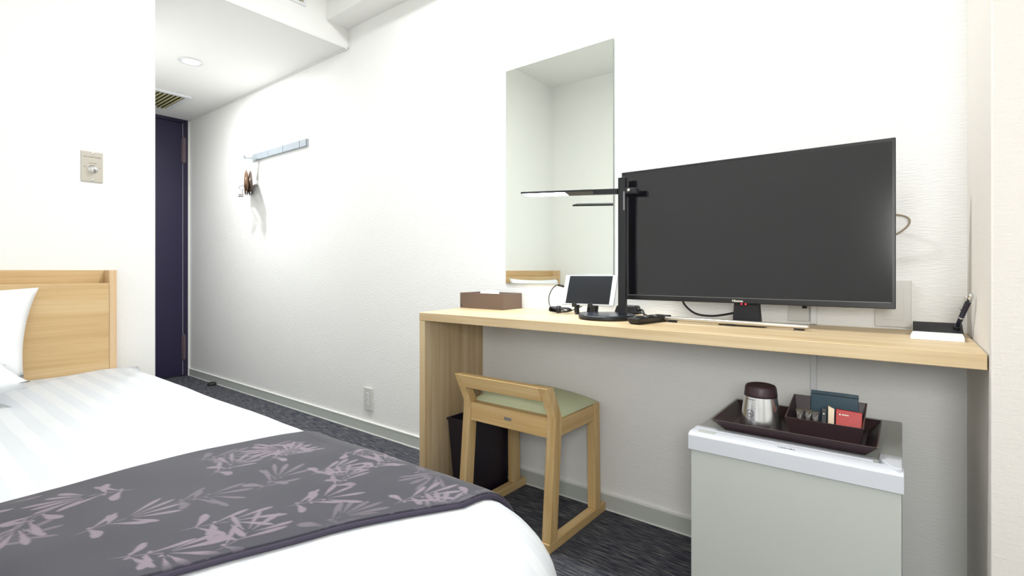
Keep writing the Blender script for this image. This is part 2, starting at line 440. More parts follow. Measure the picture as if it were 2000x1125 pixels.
t1, Q1 = hanger(-3.540, -.090, 1.668, -.43, 'lighter brown wooden clothes hanger with a metal clip, on the end of the open hook', 'hanger_wood')
t2, Q2 = hanger(-3.542, -.062, 1.668, -.43, 'darker wooden clothes hanger on the open hook, nearer the wall', 'hanger_wood_dark')
b = B_()
q = Vector(Q1(-.02, -.030, -.235)); ca, sa = math.cos(.25), math.sin(.25)
def F(u, z): return (q.x + ca * u, q.y + sa * u, q.z + z)
tube(b, [F(-.024, -.03), F(-.024, .025), F(.024, .03), F(.024, -.03), F(-.024, -.03)], .0035, 6)
tube(b, [F(-.008, -.03), F(-.008, .012)], .003, 6); tube(b, [F(.008, -.03), F(.008, .012)], .003, 6)
tube(b, [F(-.024, -.042), F(.024, -.042)], .005, 6); tube(b, [F(.02, .0), Q1(.02, 0, -.235)], .003, 6)
obj('clip', b, 'chrome', t1)

# wall outlet
def outlet(cx, zc, label, name='wall_outlet', n=3):
    t = thing(name, label, 'wall socket', (cx, 0, zc))
    obj('cover_plate', bx(cx - .0345, cx + .0345, -.009, 0, zc - .061, zc + .061), 'socket_plastic', t, bevel=.002)
    for i in range(n):
        z = zc + .024 * (1 - i)
        s = obj('socket', bx(cx - .010, cx + .012, -.0105, -.0088, z - .009, z + .009), 'white_plastic', t, bevel=.001)
        b = B_(); box(b, cx - .005, cx - .0035, -.0108, -.0102, z - .004, z + .005); box(b, cx + .0045, cx + .006, -.0108, -.0102, z - .004, z + .005)
        obj('slot', b, 'print_grey', s)
outlet(-2.302, .184, 'white wall outlet low on the wall left of the desk')

# door stop on the floor by the baseboard
t = thing('door_stop', 'small dark rubber door stop on the carpet by the baseboard', 'door stop', (-4.21, -.045, 0))
obj('dome', lathe(B_(), [(.03, 0), (.031, .010), (.026, .020), (.012, .026), (.002, .027)], (-4.21, -.045, 0), 24), 'rubber_dark', t, smooth=True)

# mirror
t = thing('wall_mirror', 'tall frameless mirror on the wall above the desk', 'mirror', (-1.091, 0, .828))
obj('glass', bx(-1.3425, -.840, -.0062, -.0058, .829, 1.7335), 'mirror_glass', t)
obj('edge', bx(-1.3435, -.839, -.0057, -.001, .828, 1.7345), 'mirror_edge', t)

# cable conduit, plates behind the television
t = thing('cable_conduit', 'narrow white cable cover running down the wall behind the television and fridge', 'cable cover', (-.205, 0, 0))
obj('cover', bx(-.213, -.197, -.012, 0, .062, .692), 'white_plastic', t, bevel=.002)
obj('cover', bx(-.213, -.197, -.012, 0, .727, .84), 'white_plastic', t, bevel=.002)
t = thing('wall_plate', 'white double wall plate behind the lower right corner of the television', 'wall socket', (-.022, 0, .79))
obj('cover_plate', bx(-.062, .016, -.008, 0, .731, .856), 'socket_plastic', t, bevel=.002)
obj('insert', bx(-.045, -.001, -.0090, -.0075, .75, .838), 'socket_plastic', t, bevel=.001)
t = thing('socket_plate', 'low white socket plate on the wall under the television right of its stand', 'wall socket', (-.243, 0, .735))
obj('cover_plate', bx(-.272, -.216, -.008, 0, .733, .84), 'socket_plastic', t, bevel=.002)
obj('plug', bx(-.232, -.222, -.022, -.0085, .772, .782), 'gap_dark', t, label='tiny dark plug')

# ------------------------------------------------------------------ desk
ZD = .7255; ZU = .6955
t = thing('desk', 'long narrow light oak desk fixed along the wall with a slab end panel', 'desk', (-.65, -.41, 0))
b = B_()
hexa(b, [(-1.437, -.41, ZU), (XR - .002, -.41, ZU), (XR - .002, -.0005, ZU), (-1.497, -.0005, ZU),
         (-1.437, -.41, ZD), (XR - .002, -.41, ZD), (XR - .002, -.0005, ZD), (-1.497, -.0005, ZD)])
obj('desktop', b, 'oak_x', t, bevel=.0015)
b = B_()
hexa(b, [(-1.437, -.409, 0), (-1.408, -.409, 0), (-1.466, -.014, 0), (-1.495, -.014, 0),
         (-1.437, -.409, ZU - .0005), (-1.408, -.409, ZU - .0005), (-1.466, -.014, ZU - .0005), (-1.495, -.014, ZU - .0005)])
obj('end_panel', b, 'oak_z', t, bevel=.0015)
# ------------------------------------------------------------------ tissue box
t = thing('tissue_box', 'flat brown leather tissue box at the left end of the desk', 'tissue box', (-1.366, -.079, ZD))
x0, x1, y0, y1, z1 = -1.482, -1.248, -.142, -.018, ZD + .064
b = B_(); open_tray(b, (x0, x1, y0, y1), (x0, x1, y0, y1), ZD + .0005, z1, .004); obj('case', b, ['brown_leather', 'brown_leather'], t, bevel=.0008)
b = B_()   # sunken lid with a long slot
zl = z1 - .005
for r in ((x0 + .004, x1 - .004, y0 + .004, y0 + .045), (x0 + .004, x1 - .004, y1 - .045, y1 - .004),
          (x0 + .004, x0 + .06, y0 + .045, y1 - .045), (x1 - .06, x1 - .004, y0 + .045, y1 - .045)): box(b, *r, zl - .003, zl)
obj('lid', b, 'brown_leather_in', t)
b = B_(); N = 9; g = []
for i in range(N):
    r = []
    for j in range(5):
        u = i / (N - 1); v = j / 4
        r.append(b.verts.new((-1.425 + .10 * u + .006 * math.sin(5 * v), -.09 + .02 * v + .006 * math.sin(7 * u), zl - .006 + v * (.013 + .008 * math.sin(math.pi * u) + .004 * u))))
    g.append(r)
for i in range(N - 1):
    for j in range(4): b.faces.new((g[i][j], g[i + 1][j], g[i + 1][j + 1], g[i][j + 1]))
o = obj('tissue_sheet', b, 'tissue', t, smooth=True, label='white tissue poking out'); o.modifiers.new('s', 'SOLIDIFY').thickness = .0012
b = B_(); prism(b, [(-1.4785, ZD + .006), (-1.4765, ZD + .006), (-1.4735, ZD + .014), (-1.4705, ZD + .006), (-1.4685, ZD + .006), (-1.4725, ZD + .017), (-1.4745, ZD + .017)], 'Y', y0 - .0004, y0 + .0002)
obj('emblem', b, 'print_dark', t)

# ------------------------------------------------------------------ television
t = thing('television', 'flat black television standing on the desk on a slim silver bar foot', 'television', (-.38, -.15, ZD))
x0, x1, z0, z1, y = -.738, -.015, .787, 1.206, -.15
b = B_(); box(b, x0, x1, y, y + .022, z0, z1); obj('casing', b, 'tv_bezel', t, bevel=.002)
b = B_(); hexa(b, [(x0 + .10, y + .0225, z0 + .02), (x1 - .10, y + .0225, z0 + .02), (x1 - .14, y + .062, z0 + .05), (x0 + .14, y + .062, z0 + .05),
                   (x0 + .10, y + .0225, z1 - .10), (x1 - .10, y + .0225, z1 - .10), (x1 - .14, y + .062, z1 - .16), (x0 + .14, y + .062, z1 - .16)])
obj('rear_housing', b, 'tv_back', t, bevel=.004)
obj('screen', bx(x0 + .007, x1 - .007, y - .0006, y - .0001, z0 + .017, z1 - .008), 'tv_screen', t)
b = B_(); box(b, x0 + .004, x1 - .010, y - .0012, y - .0001, z0 + .0148, z0 + .0162); obj('bezel_line', b, 'print_grey', t)
text_mesh('brand_lettering', 'Hisense', .0092, face_negY(-.377, y - .0004, z0 + .0045), 'print_white', t, .0004, 'CENTER', .0002)
for X in (-.366, -.355):
    b = B_(); box(b, X - .0018, X + .0018, y - .0015, y + .001, z0 - .0025, z0 + .0005); obj('indicator_light', b, 'led_red', t)
b = B_(); hexa(b, [(-.395, -.132, ZD + .004), (-.322, -.132, ZD + .004), (-.322, -.10, ZD + .004), (-.395, -.10, ZD + .004),
                   (-.390, -.1275, z0 + .03), (-.327, -.1275, z0 + .03), (-.327, -.11, z0 + .03), (-.390, -.11, z0 + .03)])
hexa(b, [(-.42, -.185, ZD + .0005), (-.30, -.185, ZD + .0005), (-.28, -.08, ZD + .0005), (-.44, -.08, ZD + .0005),
         (-.42, -.185, ZD + .005), (-.30, -.185, ZD + .005), (-.28, -.08, ZD + .006), (-.44, -.08, ZD + .006)])
obj('stand_neck', b, 'tv_back', t, bevel=.001)
b = B_(); tube(b, [(-.578, -.191, ZD + .0105), (-.572, -.191, ZD + .0105), (-.384, -.194, ZD + .0105), (-.196, -.197, ZD + .0105), (-.190, -.197, ZD + .0105)], [.004, .0065, .0065, .0065, .004], 12)
obj('foot_bar', b, 'steel', t, smooth=True, label='silver foot bar')
for X in (-.55, -.385, -.215): obj('foot_pad', bx(X - .012, X + .012, -.199, -.188, ZD + .0002, ZD + .0045), 'black_matte', t)

# cables at the television
b = B_(); tube(b, smoothpath([(-.565, -.085, .84), (-.560, -.088, .80), (-.548, -.09, .772), (-.515, -.09, .747), (-.47, -.09, .742), (-.43, -.095, .748), (-.394, -.10, .757)]), .0032, 8)
t = thing('television_cable', 'black cable looping below the television to its stand', 'cable', (-.48, -.09, .742)); obj('cord', b, 'cable_black', t, smooth=True)
b = B_(); tube(b, smoothpath([(-.06, -.02, 1.04), (-.03, -.022, 1.032), (.0, -.025, 1.024), (.012, -.026, 1.012), (.006, -.025, .995), (-.02, -.022, .975), (-.06, -.02, .965)]), .0024, 8)
t = thing('aerial_cable', 'thin beige aerial cable looping out from behind the right edge of the television', 'cable', (0, -.02, .965)); obj('cord', b, 'cable_beige', t, smooth=True)

# ------------------------------------------------------------------ desk lamp
PX, PY = -.715, -.190
t = thing('desk_lamp', 'black LED desk lamp with slim upright pole, lit horizontal head and round base', 'lamp', (-.76, -.21, ZD))
obj('base', lathe(B_(), [(.086, .0005), (.092, .003), (.092, .012), (.089, .0145)], (-.76, -.21, ZD), 56), 'lamp_metal', t, smooth=False, bevel=.001)
obj('base_top', lathe(B_(), [(.089, .0146), (.0885, .0155)], (-.76, -.21, ZD), 56), 'lamp_base_top', t)
obj('pole', bx(PX - .0125, PX + .0125, PY - .008, PY + .008, ZD + .0155, 1.181), 'lamp_metal', t, bevel=.0012)
obj('pole_rail', bx(PX + .006, PX + .0115, PY - .0088, PY - .0079, 1.075, 1.135), 'print_grey', t)
a = math.atan2(1.163 - 1.137, -1.112 - PX)
dr = Vector((-1.112 - PX, 0, 1.163 - 1.137)).normalized(); nz = Vector((dr.z, 0, -dr.x)); nz = nz if nz.z > 0 else -nz
def arm(u0, u1, w0, w1, h0, h1, roll=0):
    # roll turns the lit underside a little towards the room
    rr = math.radians(roll); wy = Vector((0, 1, 0)) * math.cos(rr) - nz * math.sin(rr); hz = nz * math.cos(rr) + Vector((0, 1, 0)) * math.sin(rr)
    b = B_(); P = lambda u, w, h: Vector((PX, PY, 1.137)) + dr * u + wy * w + hz * h
    hexa(b, [P(u0, w0, h0), P(u1, w0, h0), P(u1, w1, h0), P(u0, w1, h0), P(u0, w0, h1), P(u1, w0, h1), P(u1, w1, h1), P(u0, w1, h1)]); return b
hd = obj('lamp_head', arm(.098, .398, -.019, .019, -.003, .004, 14), 'lamp_metal', t, bevel=.0015)
obj('light_strip', arm(.21, .392, -.0165, .0135, -.0034, -.0027, 14), 'led_strip', hd, label='glowing white strip')
obj('joint', arm(.014, .10, -.011, .011, -.0085, .0085), 'lamp_metal', t, bevel=.001)
obj('joint_block', arm(-.052, -.0135, -.010, .010, -.009, .009), 'lamp_metal', t, bevel=.001)
b = B_(); lathe(b, [(.005, 0), (.005, .003), (.003, .004)], (0, 0, 0), 16); bmesh.ops.rotate(b, cent=(0, 0, 0), matrix=Matrix.Rotation(math.pi / 2, 3, 'X'), verts=b.verts)
bmesh.ops.translate(b, vec=(PX + .026, PY - .010, 1.137), verts=b.verts); obj('screw', b, 'steel_polished', t, smooth=True)
lp = bpy.data.lights.new('desk_lamp_light', 'AREA'); lp.shape = 'RECTANGLE'; lp.size = .17; lp.size_y = .026; lp.energy = .9; lp.color = (.72, .86, 1)
lo = bpy.data.objects.new('desk_lamp_light', lp); COL.objects.link(lo); lo.location = (-1.01, PY, 1.146); lo.location.y -= .004; lo.location.z = 1.148; lo.rotation_euler = (math.radians(-14), 0, 0)

# ------------------------------------------------------------------ tablet and its stand, cables
T0, T1 = Vector((-.988, -.128, .760)), Vector((-.790, -.104, .760)); up = Vector((-.006, .046, .106)); n_ = (T1 - T0).cross(up).normalized()
if n_.y > 0: n_ = -n_
def tab(u0, u1, v0, v1, d0, d1):
    b = B_(); P = lambda u, v, d: T0 + (T1 - T0) * u + up * v + n_ * d
    hexa(b, [P(u0, v0, d0), P(u1, v0, d0), P(u1, v0, d1), P(u0, v0, d1), P(u0, v1, d0), P(u1, v1, d0), P(u1, v1, d1), P(u0, v1, d1)]); return b
t = thing('tablet_computer', 'white-edged tablet with dark screen leaning behind the desk lamp base', 'tablet', tuple(T0))
obj('body', tab(0, 1, 0, 1, -.008, 0), 'tablet_white', t, bevel=.002)
obj('screen', tab(.085, .915, .035, .965, .0001, .0006), 'tablet_glass', t)
t = thing('tablet_stand', 'small black folding stand holding the tablet', 'tablet stand', (-.89, -.11, ZD))
mid = (T0 + T1) / 2
obj('base', bx(-.925, -.845, -.135, -.055, ZD + .0003, ZD + .005), 'black_matte', t, bevel=.001)
b = B_(); hexa(b, [(-.905, -.086, ZD + .005), (-.865, -.086, ZD + .005), (-.865, -.076, ZD + .005), (-.905, -.080, ZD + .005),
                   (-.905, -.062, .835), (-.865, -.062, .835), (-.865, -.056, .835), (-.905, -.056, .835)])
obj('back_support', b, 'black_matte', t)
for cx in (-.928, -.868):
    b = B_(); yy = -.128 + (cx + .988) * .12
    box(b, cx - .009, cx + .009, yy - .014, yy + .012, .7525, .758); box(b, cx - .009, cx + .009, yy - .0165, yy - .012, .7525, .767)
    box(b, cx - .006, cx + .006, yy - .004, yy + .012, ZD + .005, .7525)
    obj('grip', b, 'black_plastic', t, bevel=.001)

t = thing('charging_cable', 'black charging cable from the tablet, its slack bundled by a strap on the desk', 'cable', (-1.06, -.14, ZD))
b = B_(); tube(b, smoothpath([(-.997, -.108, .826), (-1.012, -.112, .829), (-1.030, -.12, .815), (-1.039, -.13, .785), (-1.030, -.14, .757), (-1.010, -.148, .742)]), .0018, 8)
tube(b, smoothpath([(-.985, -.128, .738), (-.96, -.115, .734), (-.94, -.10, .744), (-.925, -.085, .752)]), .0018, 8)
obj('cord', b, 'cable_black', t, smooth=True)
obj('plug', tube(B_(), [(-.9895, -.1055, .8235), (-1.012, -.1085, .8285)], .0042, 8), 'black_plastic', t, smooth=True)
b = B_()
for k in range(5):
    o_ = .0045 * (k - 2)
    tube(b, smoothpath([(-1.020, -.146 + o_, .736 + .002 * k), (-1.012, -.152 + o_, .749), (-.990, -.142 + o_, .742 + .001 * k), (-.960, -.130 + o_, .745), (-.952, -.128 + o_, .737), (-.984, -.14 + o_, .732), (-1.020, -.146 + o_, .736 + .002 * k)]), .0032, 8)
obj('bundle', b, 'cable_black', t, smooth=True)
obj('strap', tube(B_(), [(-.996, -.1445, .7405), (-.982, -.1385, .7410)], .0135, 12), 'black_matte', t, smooth=True)

t = thing('power_adapter', 'black power adapter lying behind the lamp pole under the television', 'power adapter', (-.735, -.06, ZD))
b = B_(); hexa(b, [(-.800, -.085, ZD + .006), (-.712, -.075, ZD + .006), (-.712, -.035, ZD + .006), (-.800, -.045, ZD + .006),
                   (-.790, -.083, ZD + .036), (-.722, -.073, ZD + .036), (-.722, -.037, ZD + .036), (-.790, -.047, ZD + .036)])
obj('body', b, 'black_plastic', t, bevel=.006, seg=3)
b = B_(); tube(b, smoothpath([(-.715, -.06, .745), (-.700, -.07, .748), (-.690, -.08, .738), (-.685, -.085, .729)]), .003, 8)
tube(b, smoothpath([(-.76, -.09, .735), (-.72, -.105, .742), (-.68, -.115, .741), (-.655, -.12, .732), (-.65, -.13, .729), (-.668, -.15, .728)]), .0016, 8)
obj('cord', b, 'cable_black', t, smooth=True)

# ------------------------------------------------------------------ remote control
A, Bv = Vector((-.618, -.328, 0)), Vector((-.588, -.152, 0)); d = (Bv - A).normalized(); w = Vector((d.y, -d.x, 0))
t = thing('remote_control', 'long black remote control lying between lamp base and television foot', 'remote control', (A.x, A.y, ZD))
def rem(u0, u1, w0, w1, h0, h1, sh=0):
    b = B_(); P = lambda u, v, h: A + d * u + w * v + Vector((0, 0, ZD + h))
    hexa(b, [P(u0 + sh, w0 + sh, h0), P(u1 - sh, w0 + sh, h0), P(u1 - sh, w1 - sh, h0), P(u0 + sh, w1 - sh, h0), P(u0, w0, h1), P(u1, w0, h1), P(u1, w1, h1), P(u0, w1, h1)]); return b
obj('body', rem(0, .18, -.023, .023, .0006, .019, .006), 'black_plastic', t, bevel=.005, seg=4)
for i in range(8):
    for j in range(3):
        obj('button', rem(.028 + .017 * i, .038 + .017 * i, -.0175 + .0125 * j, -.0085 + .0125 * j, .0188, .0206), 'rubber_dark' if (i + j) % 3 else 'print_grey', t)

# ------------------------------------------------------------------ memo pad and pen
t = thing('memo_pad', 'white memo pad at the right end of the desk in front of a dark holder', 'notepad', (.057, -.19, ZD))
b = B_(); hexa(b, [(.012, -.229, ZD + .0004), (.104, -.233, ZD + .0004), (.107, -.143, ZD + .0004), (.017, -.139, ZD + .0004),
                   (.012, -.229, ZD + .0105), (.104, -.233, ZD + .0105), (.107, -.143, ZD + .0105), (.017, -.139, ZD + .0105)])
obj('sheets', b, 'paper_white', t, bevel=.0006)
b = B_(); hexa(b, [(.010, -.231, ZD + .0001), (.106, -.235, ZD + .0001), (.109, -.141, ZD + .0001), (.015, -.137, ZD + .0001),
                   (.010, -.231, ZD + .0004), (.106, -.235, ZD + .0004), (.109, -.141, ZD + .0004), (.015, -.137, ZD + .0004)])
t = thing('memo_holder', 'low black memo and pen holder behind the white pad', 'pen holder', (.063, -.11, ZD))
b2 = B_(); prism(b2, [(-.1375, ZD + .0003), (-.085, ZD + .0003), (-.085, ZD + .030), (-.100, ZD + .030), (-.1375, ZD + .012)], 'X', .018, .109)
obj('body', b2, 'black_matte', t, bevel=.001)
obj('pen_socket', tube(B_(), [(.097, -.118, ZD + .016), (.0985, -.126, ZD + .030)], .0065, 14), 'black_plastic', t, smooth=True)
b.free()
p0, p1 = Vector((.098, -.1245, .749)), Vector((.1165, -.212, .829)); dd = p1 - p0
t = thing('ballpoint_pen', 'dark blue ballpoint pen with silver clip standing tilted in the memo holder', 'pen', tuple(p0))
obj('barrel', tube(B_(), [p0, p0 + dd * .06, p0 + dd * .3, p0 + dd * .82], [.0025, .0042, .0052, .0052], 14), 'pen_blue', t, smooth=True)
obj('band', tube(B_(), [p0 + dd * .30, p0 + dd * .34], .0056, 14), 'chrome', t, smooth=True)
obj('cap', tube(B_(), [p0 + dd * .82, p0 + dd * .96, p0 + dd * 1.0], [.0054, .0050, .003], 14), 'chrome', t, smooth=True)
off = Vector((-.0078, -.001, .001))
b = B_(); tube(b, [p0 + dd * .93, p0 + dd * .90 + off, p0 + dd * .55 + off, p0 + dd * .53 + off * .8], .0014, 8); obj('clip', b, 'chrome', t, smooth=True)

# ------------------------------------------------------------------ stool
t = thing('low_back_stool', 'low-backed beech stool with green seat pad tucked partly under the desk', 'stool', (-1.08, -.2, 0))
SX0, SX1 = -1.262, -.866
def side_frame(xo, xi, nm):
    """front leg with the outward-bent back post, rear leg, floor runner"""
    a, c = min(xo, xi), max(xo, xi)
    b = prism(B_(), [(-.388, .030), (-.350, .030), (-.322, .385), (-.322, .415), (-.362, .514), (-.400, .514), (-.352, .408)][:0] or
              [(-.384, .0305), (-.342, .0305), (-.316, .36), (-.314, .410), (-.366, .516), (-.402, .516), (-.352, .412)], 'X', a, c)
    obj('front_leg', b, 'beech_z', t, bevel=.002)
    b = prism(B_(), [(-.092, .0305), (-.052, .0305), (-.062, .408), (-.098, .408)], 'X', a, c); obj('rear_leg', b, 'beech_z', t, bevel=.002)
    b = prism(B_(), [(-.388, 0), (-.014, 0), (-.014, .030), (-.388, .030)], 'X', a, c); obj('floor_runner', b, 'beech_y', t, bevel=.002)
    b = prism(B_(), [(-.316, .350), (-.0985, .350), (-.0985, .404), (-.3145, .404)], 'X', a + .003, c - .003); obj('side_rail', b, 'beech_y', t, bevel=.0015)
side_frame(SX1, SX1 - .032, 'r'); side_frame(SX0, SX0 + .032, 'l')
obj('front_rail', prism(B_(), [(-.350, .345), (-.320, .345), (-.318, .410), (-.350, .410)], 'X', SX0 + .0325, SX1 - .0325), 'beech_x', t, bevel=.0015)
obj('rear_rail', prism(B_(), [(-.094, .35), (-.068, .35), (-.068, .406), (-.094, .406)], 'X', SX0 + .0325, SX1 - .0325), 'beech_x', t, bevel=.0015)
b = prism(B_(), [(-.389, .470), (-.357, .480), (-.367, .5158), (-.403, .5158)], 'X', SX0 + .0325, SX1 - .0325); obj('back_rail', b, 'beech_x', t, bevel=.002)
obj('badge', bx(-1.075, -1.045, -.3512, -.3502, .373, .384), 'steel', t)
b = B_(); N = 20; g = []
x0, x1, y0, y1 = SX0 + .006, SX1 - .006, -.318, -.062
for i in range(N + 1):
    r = []
    for j in range(N + 1):
        u = 2 * i / N - 1; v = 2 * j / N - 1
        e = max(0, (1 - abs(u) ** 6)) ** .5 * max(0, (1 - abs(v) ** 6)) ** .5
        r.append(b.verts.new(((x0 + x1) / 2 + (x1 - x0) / 2 * u, (y0 + y1) / 2 + (y1 - y0) / 2 * v, .408 + .020 * e + .032 * (1 - u * u) * (1 - v * v))))
    g.append(r)
for i in range(N):
    for j in range(N): b.faces.new((g[i][j], g[i + 1][j], g[i + 1][j + 1], g[i][j + 1]))
bot = [b.verts.new(p) for p in ((x0, y0, .4065), (x1, y0, .4065), (x1, y1, .4065), (x0, y1, .4065))]; b.faces.new(bot)
for e_, q in (([g[i][0] for i in range(N + 1)], (0, 1)), ([g[N][j] for j in range(N + 1)], (1, 2)), ([g[i][N] for i in range(N, -1, -1)], (2, 3)), ([g[0][j] for j in range(N, -1, -1)], (3, 0))):
    b.faces.new(e_ + [bot[q[1]], bot[q[0]]])
obj('seat_pad', b, 'seat_green', t, smooth=True, label='padded pale green seat')

# ------------------------------------------------------------------ waste bin
t = thing('waste_bin', 'dark tapered waste bin on the floor behind the stool under the desk', 'waste bin', (-1.33, -.16, 0))
b = B_(); open_tray(b, (-1.398, -1.285, -.262, -.070), (-1.412, -1.272, -.285, -.045), .001, .305, .004); obj('body', b, ['bin_plastic', 'bin_plastic'], t, bevel=.003)
b = B_()
for r in ((-1.415, -1.269, -.288, -.281), (-1.415, -1.269, -.049, -.042), (-1.415, -1.408, -.281, -.049), (-1.276, -1.269, -.281, -.049)): box(b, *r, .298, .307)
obj('rim', b, 'bin_plastic', t, bevel=.001)

# ------------------------------------------------------------------ mini fridge
t = thing('mini_fridge', 'white mini fridge on the floor under the right end of the desk', 'refrigerator', (-.208, -.24, 0))
FX0, FX1, FT = -.414, .001, .490
obj('cabinet', bx(FX0 + .004, FX1 - .004, -.400, -.035, .012, FT - .002), 'fridge_white', t, bevel=.004)
b = B_(); box(b, FX0 + .004, FX1 - .004, -.452, -.405, .02, FT - .0425); obj('door', b, 'fridge_white', t, bevel=.003)
b = B_(); prism(b, [(-.461, FT - .042), (-.461, FT - .006), (-.452, FT), (-.423, FT), (-.423, FT - .042)], 'X', FX0, FX1)
dc = obj('door_cap', b, 'fridge_cap', t, bevel=.002)
b = B_(); prism(b, [(-.420, FT - .02), (-.420, FT + .001), (-.396, FT + .001), (-.390, FT - .003), (-.390, FT - .02)], 'X', FX0 + .002, FX1 - .05); obj('top_trim', b, 'fridge_cap', t, bevel=.001)
pts = []
b = B_()
prism(b, [(-.040, -.375), (-.002, -.375), (-.002, -.452), (-.008, -.456), (-.016, -.452), (-.024, -.440), (-.040, -.405)], 'Z', FT - .012, FT + .006)
obj('hinge_cover', b, 'fridge_cap', t, bevel=.002)
b = B_(); box(b, FX0 + .018, FX0 + .058, -.446, -.428, FT - .0005, FT + .0006); obj('handle_recess', b, 'fridge_white', t)
text_mesh('brand_lettering', 'TOSHIBA', .0088, Matrix.Translation((-.204, -.449, FT + .0003)), 'print_grey', t, .0003, 'CENTER')
for X in (FX0 + .04, FX1 - .04):
    for Y_ in (-.38, -.06): obj('foot', lathe(B_(), [(.016, 0), (.016, .013)], (X, Y_, 0), 16), 'black_matte', t)

# tray on the fridge
TZ = FT + .0012
t = thing('serving_tray', 'dark brown rectangular tray with flared rim on top of the fridge', 'tray', (-.205, -.29, TZ))
obj('body', open_tray(B_(), (-.346, -.064, -.392, -.198), (-.373, -.041, -.416, -.172), TZ, TZ + .026, .003), ['tray_brown', 'tray_edge'], t, bevel=.0006)
TF = TZ + .0034
# tumbler, upside down
c = (-.279, -.330, TF)
t = thing('steel_tumbler', 'steel tumbler upside down on the tray with a dark brown base uppermost', 'cup', c)
obj('body', lathe(B_(), [(.046, 0), (.047, .003), (.0455, .02), (.0365, .082), (.0362, .085)], c, 48), 'steel_polished', t, smooth=True)
obj('base_cap', lathe(B_(), [(.0372, .078), (.0372, .082), (.0352, .099), (.0325, .104), (.027, .106), (.024, .1045)], c, 48), 'cup_brown', t, smooth=True)
th = math.radians(-112)
b = B_(); R = .0415
def on_cup(du, dz):
    rr = .0461 - .0090 * ((dz - .02) / .062) + .0004; a_ = th + du / rr
    return (c[0] + rr * math.cos(a_), c[1] + rr * math.sin(a_), c[2] + dz)
tube(b, [on_cup(.0085 * math.cos(k), .04 + .0085 * math.sin(k)) for k in [2 * math.pi * i / 24 for i in range(25)]], .0004, 6)
tube(b, [on_cup(-.005, .038), on_cup(0, .041), on_cup(.005, .036)], .0006, 6)
tube(b, [on_cup(.003, .045), on_cup(.006, .046)], .0006, 6)
obj('emblem', b, 'print_dark', t)
b = B_()
for i in range(6): tube(b, [on_cup(-.011 + .0035 * i, .073), on_cup(-.0092 + .0035 * i, .073)], .0009, 6)
obj('printed_line', b, 'print_grey', t)
# amenity box
t = thing('amenity_box', 'small dark brown open box of drink sachets on the tray beside the tumbler', 'box', (-.145, -.29, TF))
obj('body', open_tray(B_(), (-.212, -.078, -.345, -.245), (-.222, -.068, -.358, -.228), TF, .55, .003, ztop=[.537, .537, .566, .566]), ['tray_brown', 'tray_edge'], t, bevel=.0006)
obj('inner_tray', bx(-.208, -.156, -.322, -.282, TF + .0032, TF + .0255), 'tray_brown', t)
def sachet(name, label, cat, x0, x1, yb, yt, zb, zt, m, dz=0):
    t = thing(name, label, cat, ((x0 + x1) / 2, yb, zb))
    b = B_(); hexa(b, [(x0, yb, zb), (x1, yb, zb), (x1, yb + .004, zb), (x0, yb + .004, zb), (x0, yt, zt), (x1, yt, zt + dz), (x1, yt + .004, zt + dz), (x0, yt + .004, zt)])
    obj('packet', b, m, t, bevel=.001); return t
t = sachet('tea_packet', 'dark teal flat packet standing at the back of the box', 'packet', -.181, -.084, -.262, -.250, TF + .0035, .586, 'packet_teal')
b = B_(); box(b, -.1805, -.0845, -.2535, -.2525, .578, .5795); obj('seam', b, 'packet_dark', t)
t = sachet('coffee_packet', 'bright red flat packet leaning at the front right of the box', 'packet', -.124, -.074, -.315, -.304, .522, .560, 'packet_red', -.002)
b = B_()
def onred(x, z): return (x, -.318 + .014 * (z - .5) / .06 - .0012, z)
def strip(b, x0, x1, z, h):
    hexa(b, [onred(x0, z), onred(x1, z), (x1, onred(x1, z)[1] + .001, z), (x0, onred(x0, z)[1] + .001, z), onred(x0, z + h), onred(x1, z + h), (x1, onred(x1, z + h)[1] + .001, z + h), (x0, onred(x0, z + h)[1] + .001, z + h)])
strip(b, -.118, -.1145, .5475, .0032); strip(b, -.1125, -.099, .5480, .0022); strip(b, -.120, -.092, .528, .0012)
obj('printed_marks', b, 'print_white', t)
t = sachet('foil_sachet', 'narrow silver-beige foil sachet just left of the red packet', 'packet', -.140, -.127, -.316, -.303, TF + .0035, .565, 'packet_foil', -.006)
t = sachet('dark_sachet', 'narrow near-black sachet with a white diamond mark between foil and clear sticks', 'packet', -.153, -.143, -.314, -.300, TF + .0035, .557, 'packet_dark')
b = B_(); prism(b, [(-.1505, .545), (-.148, .547), (-.1455, .545), (-.148, .543)], 'Y', -.3075, -.3055); obj('printed_mark', b, 'print_white', t)
cups = [(-.198, -.305), (-.181, -.300), (-.165, -.309)]
lab = ['small clear creamer pot at the left end of the box', 'small clear creamer pot in the middle of the three', 'small clear creamer pot next to the dark sachet']
for (x, y), l in zip(cups, lab):
    t = thing('creamer_pot', l, 'creamer', (x, y, TF + .004), 'creamer pots in the box')
    obj('pot', lathe(B_(), [(.0055, 0), (.0078, .024), (.0084, .0245)], (x, y, TF + .0262), 20), 'clear_cup', t, smooth=True)
    obj('pot_lid', lathe(B_(), [(.0088, .0248), (.0088, .0256)], (x, y, TF + .0262), 20), 'packet_foil', t)
    t.location = (x, y, TF + .0262)
    for ch in t.children: ch.location = (0, 0, -.0222)
# ------------------------------------------------------------------ bed
BX0, BX1, BY0, BY1 = -2.408, -.345, -2.108, -.972
ZT = .500; RR = .10; RC = .24
t = thing('bed', 'single bed with a light wood headboard against the left wall', 'bed', (-1.43, -1.55, 0))
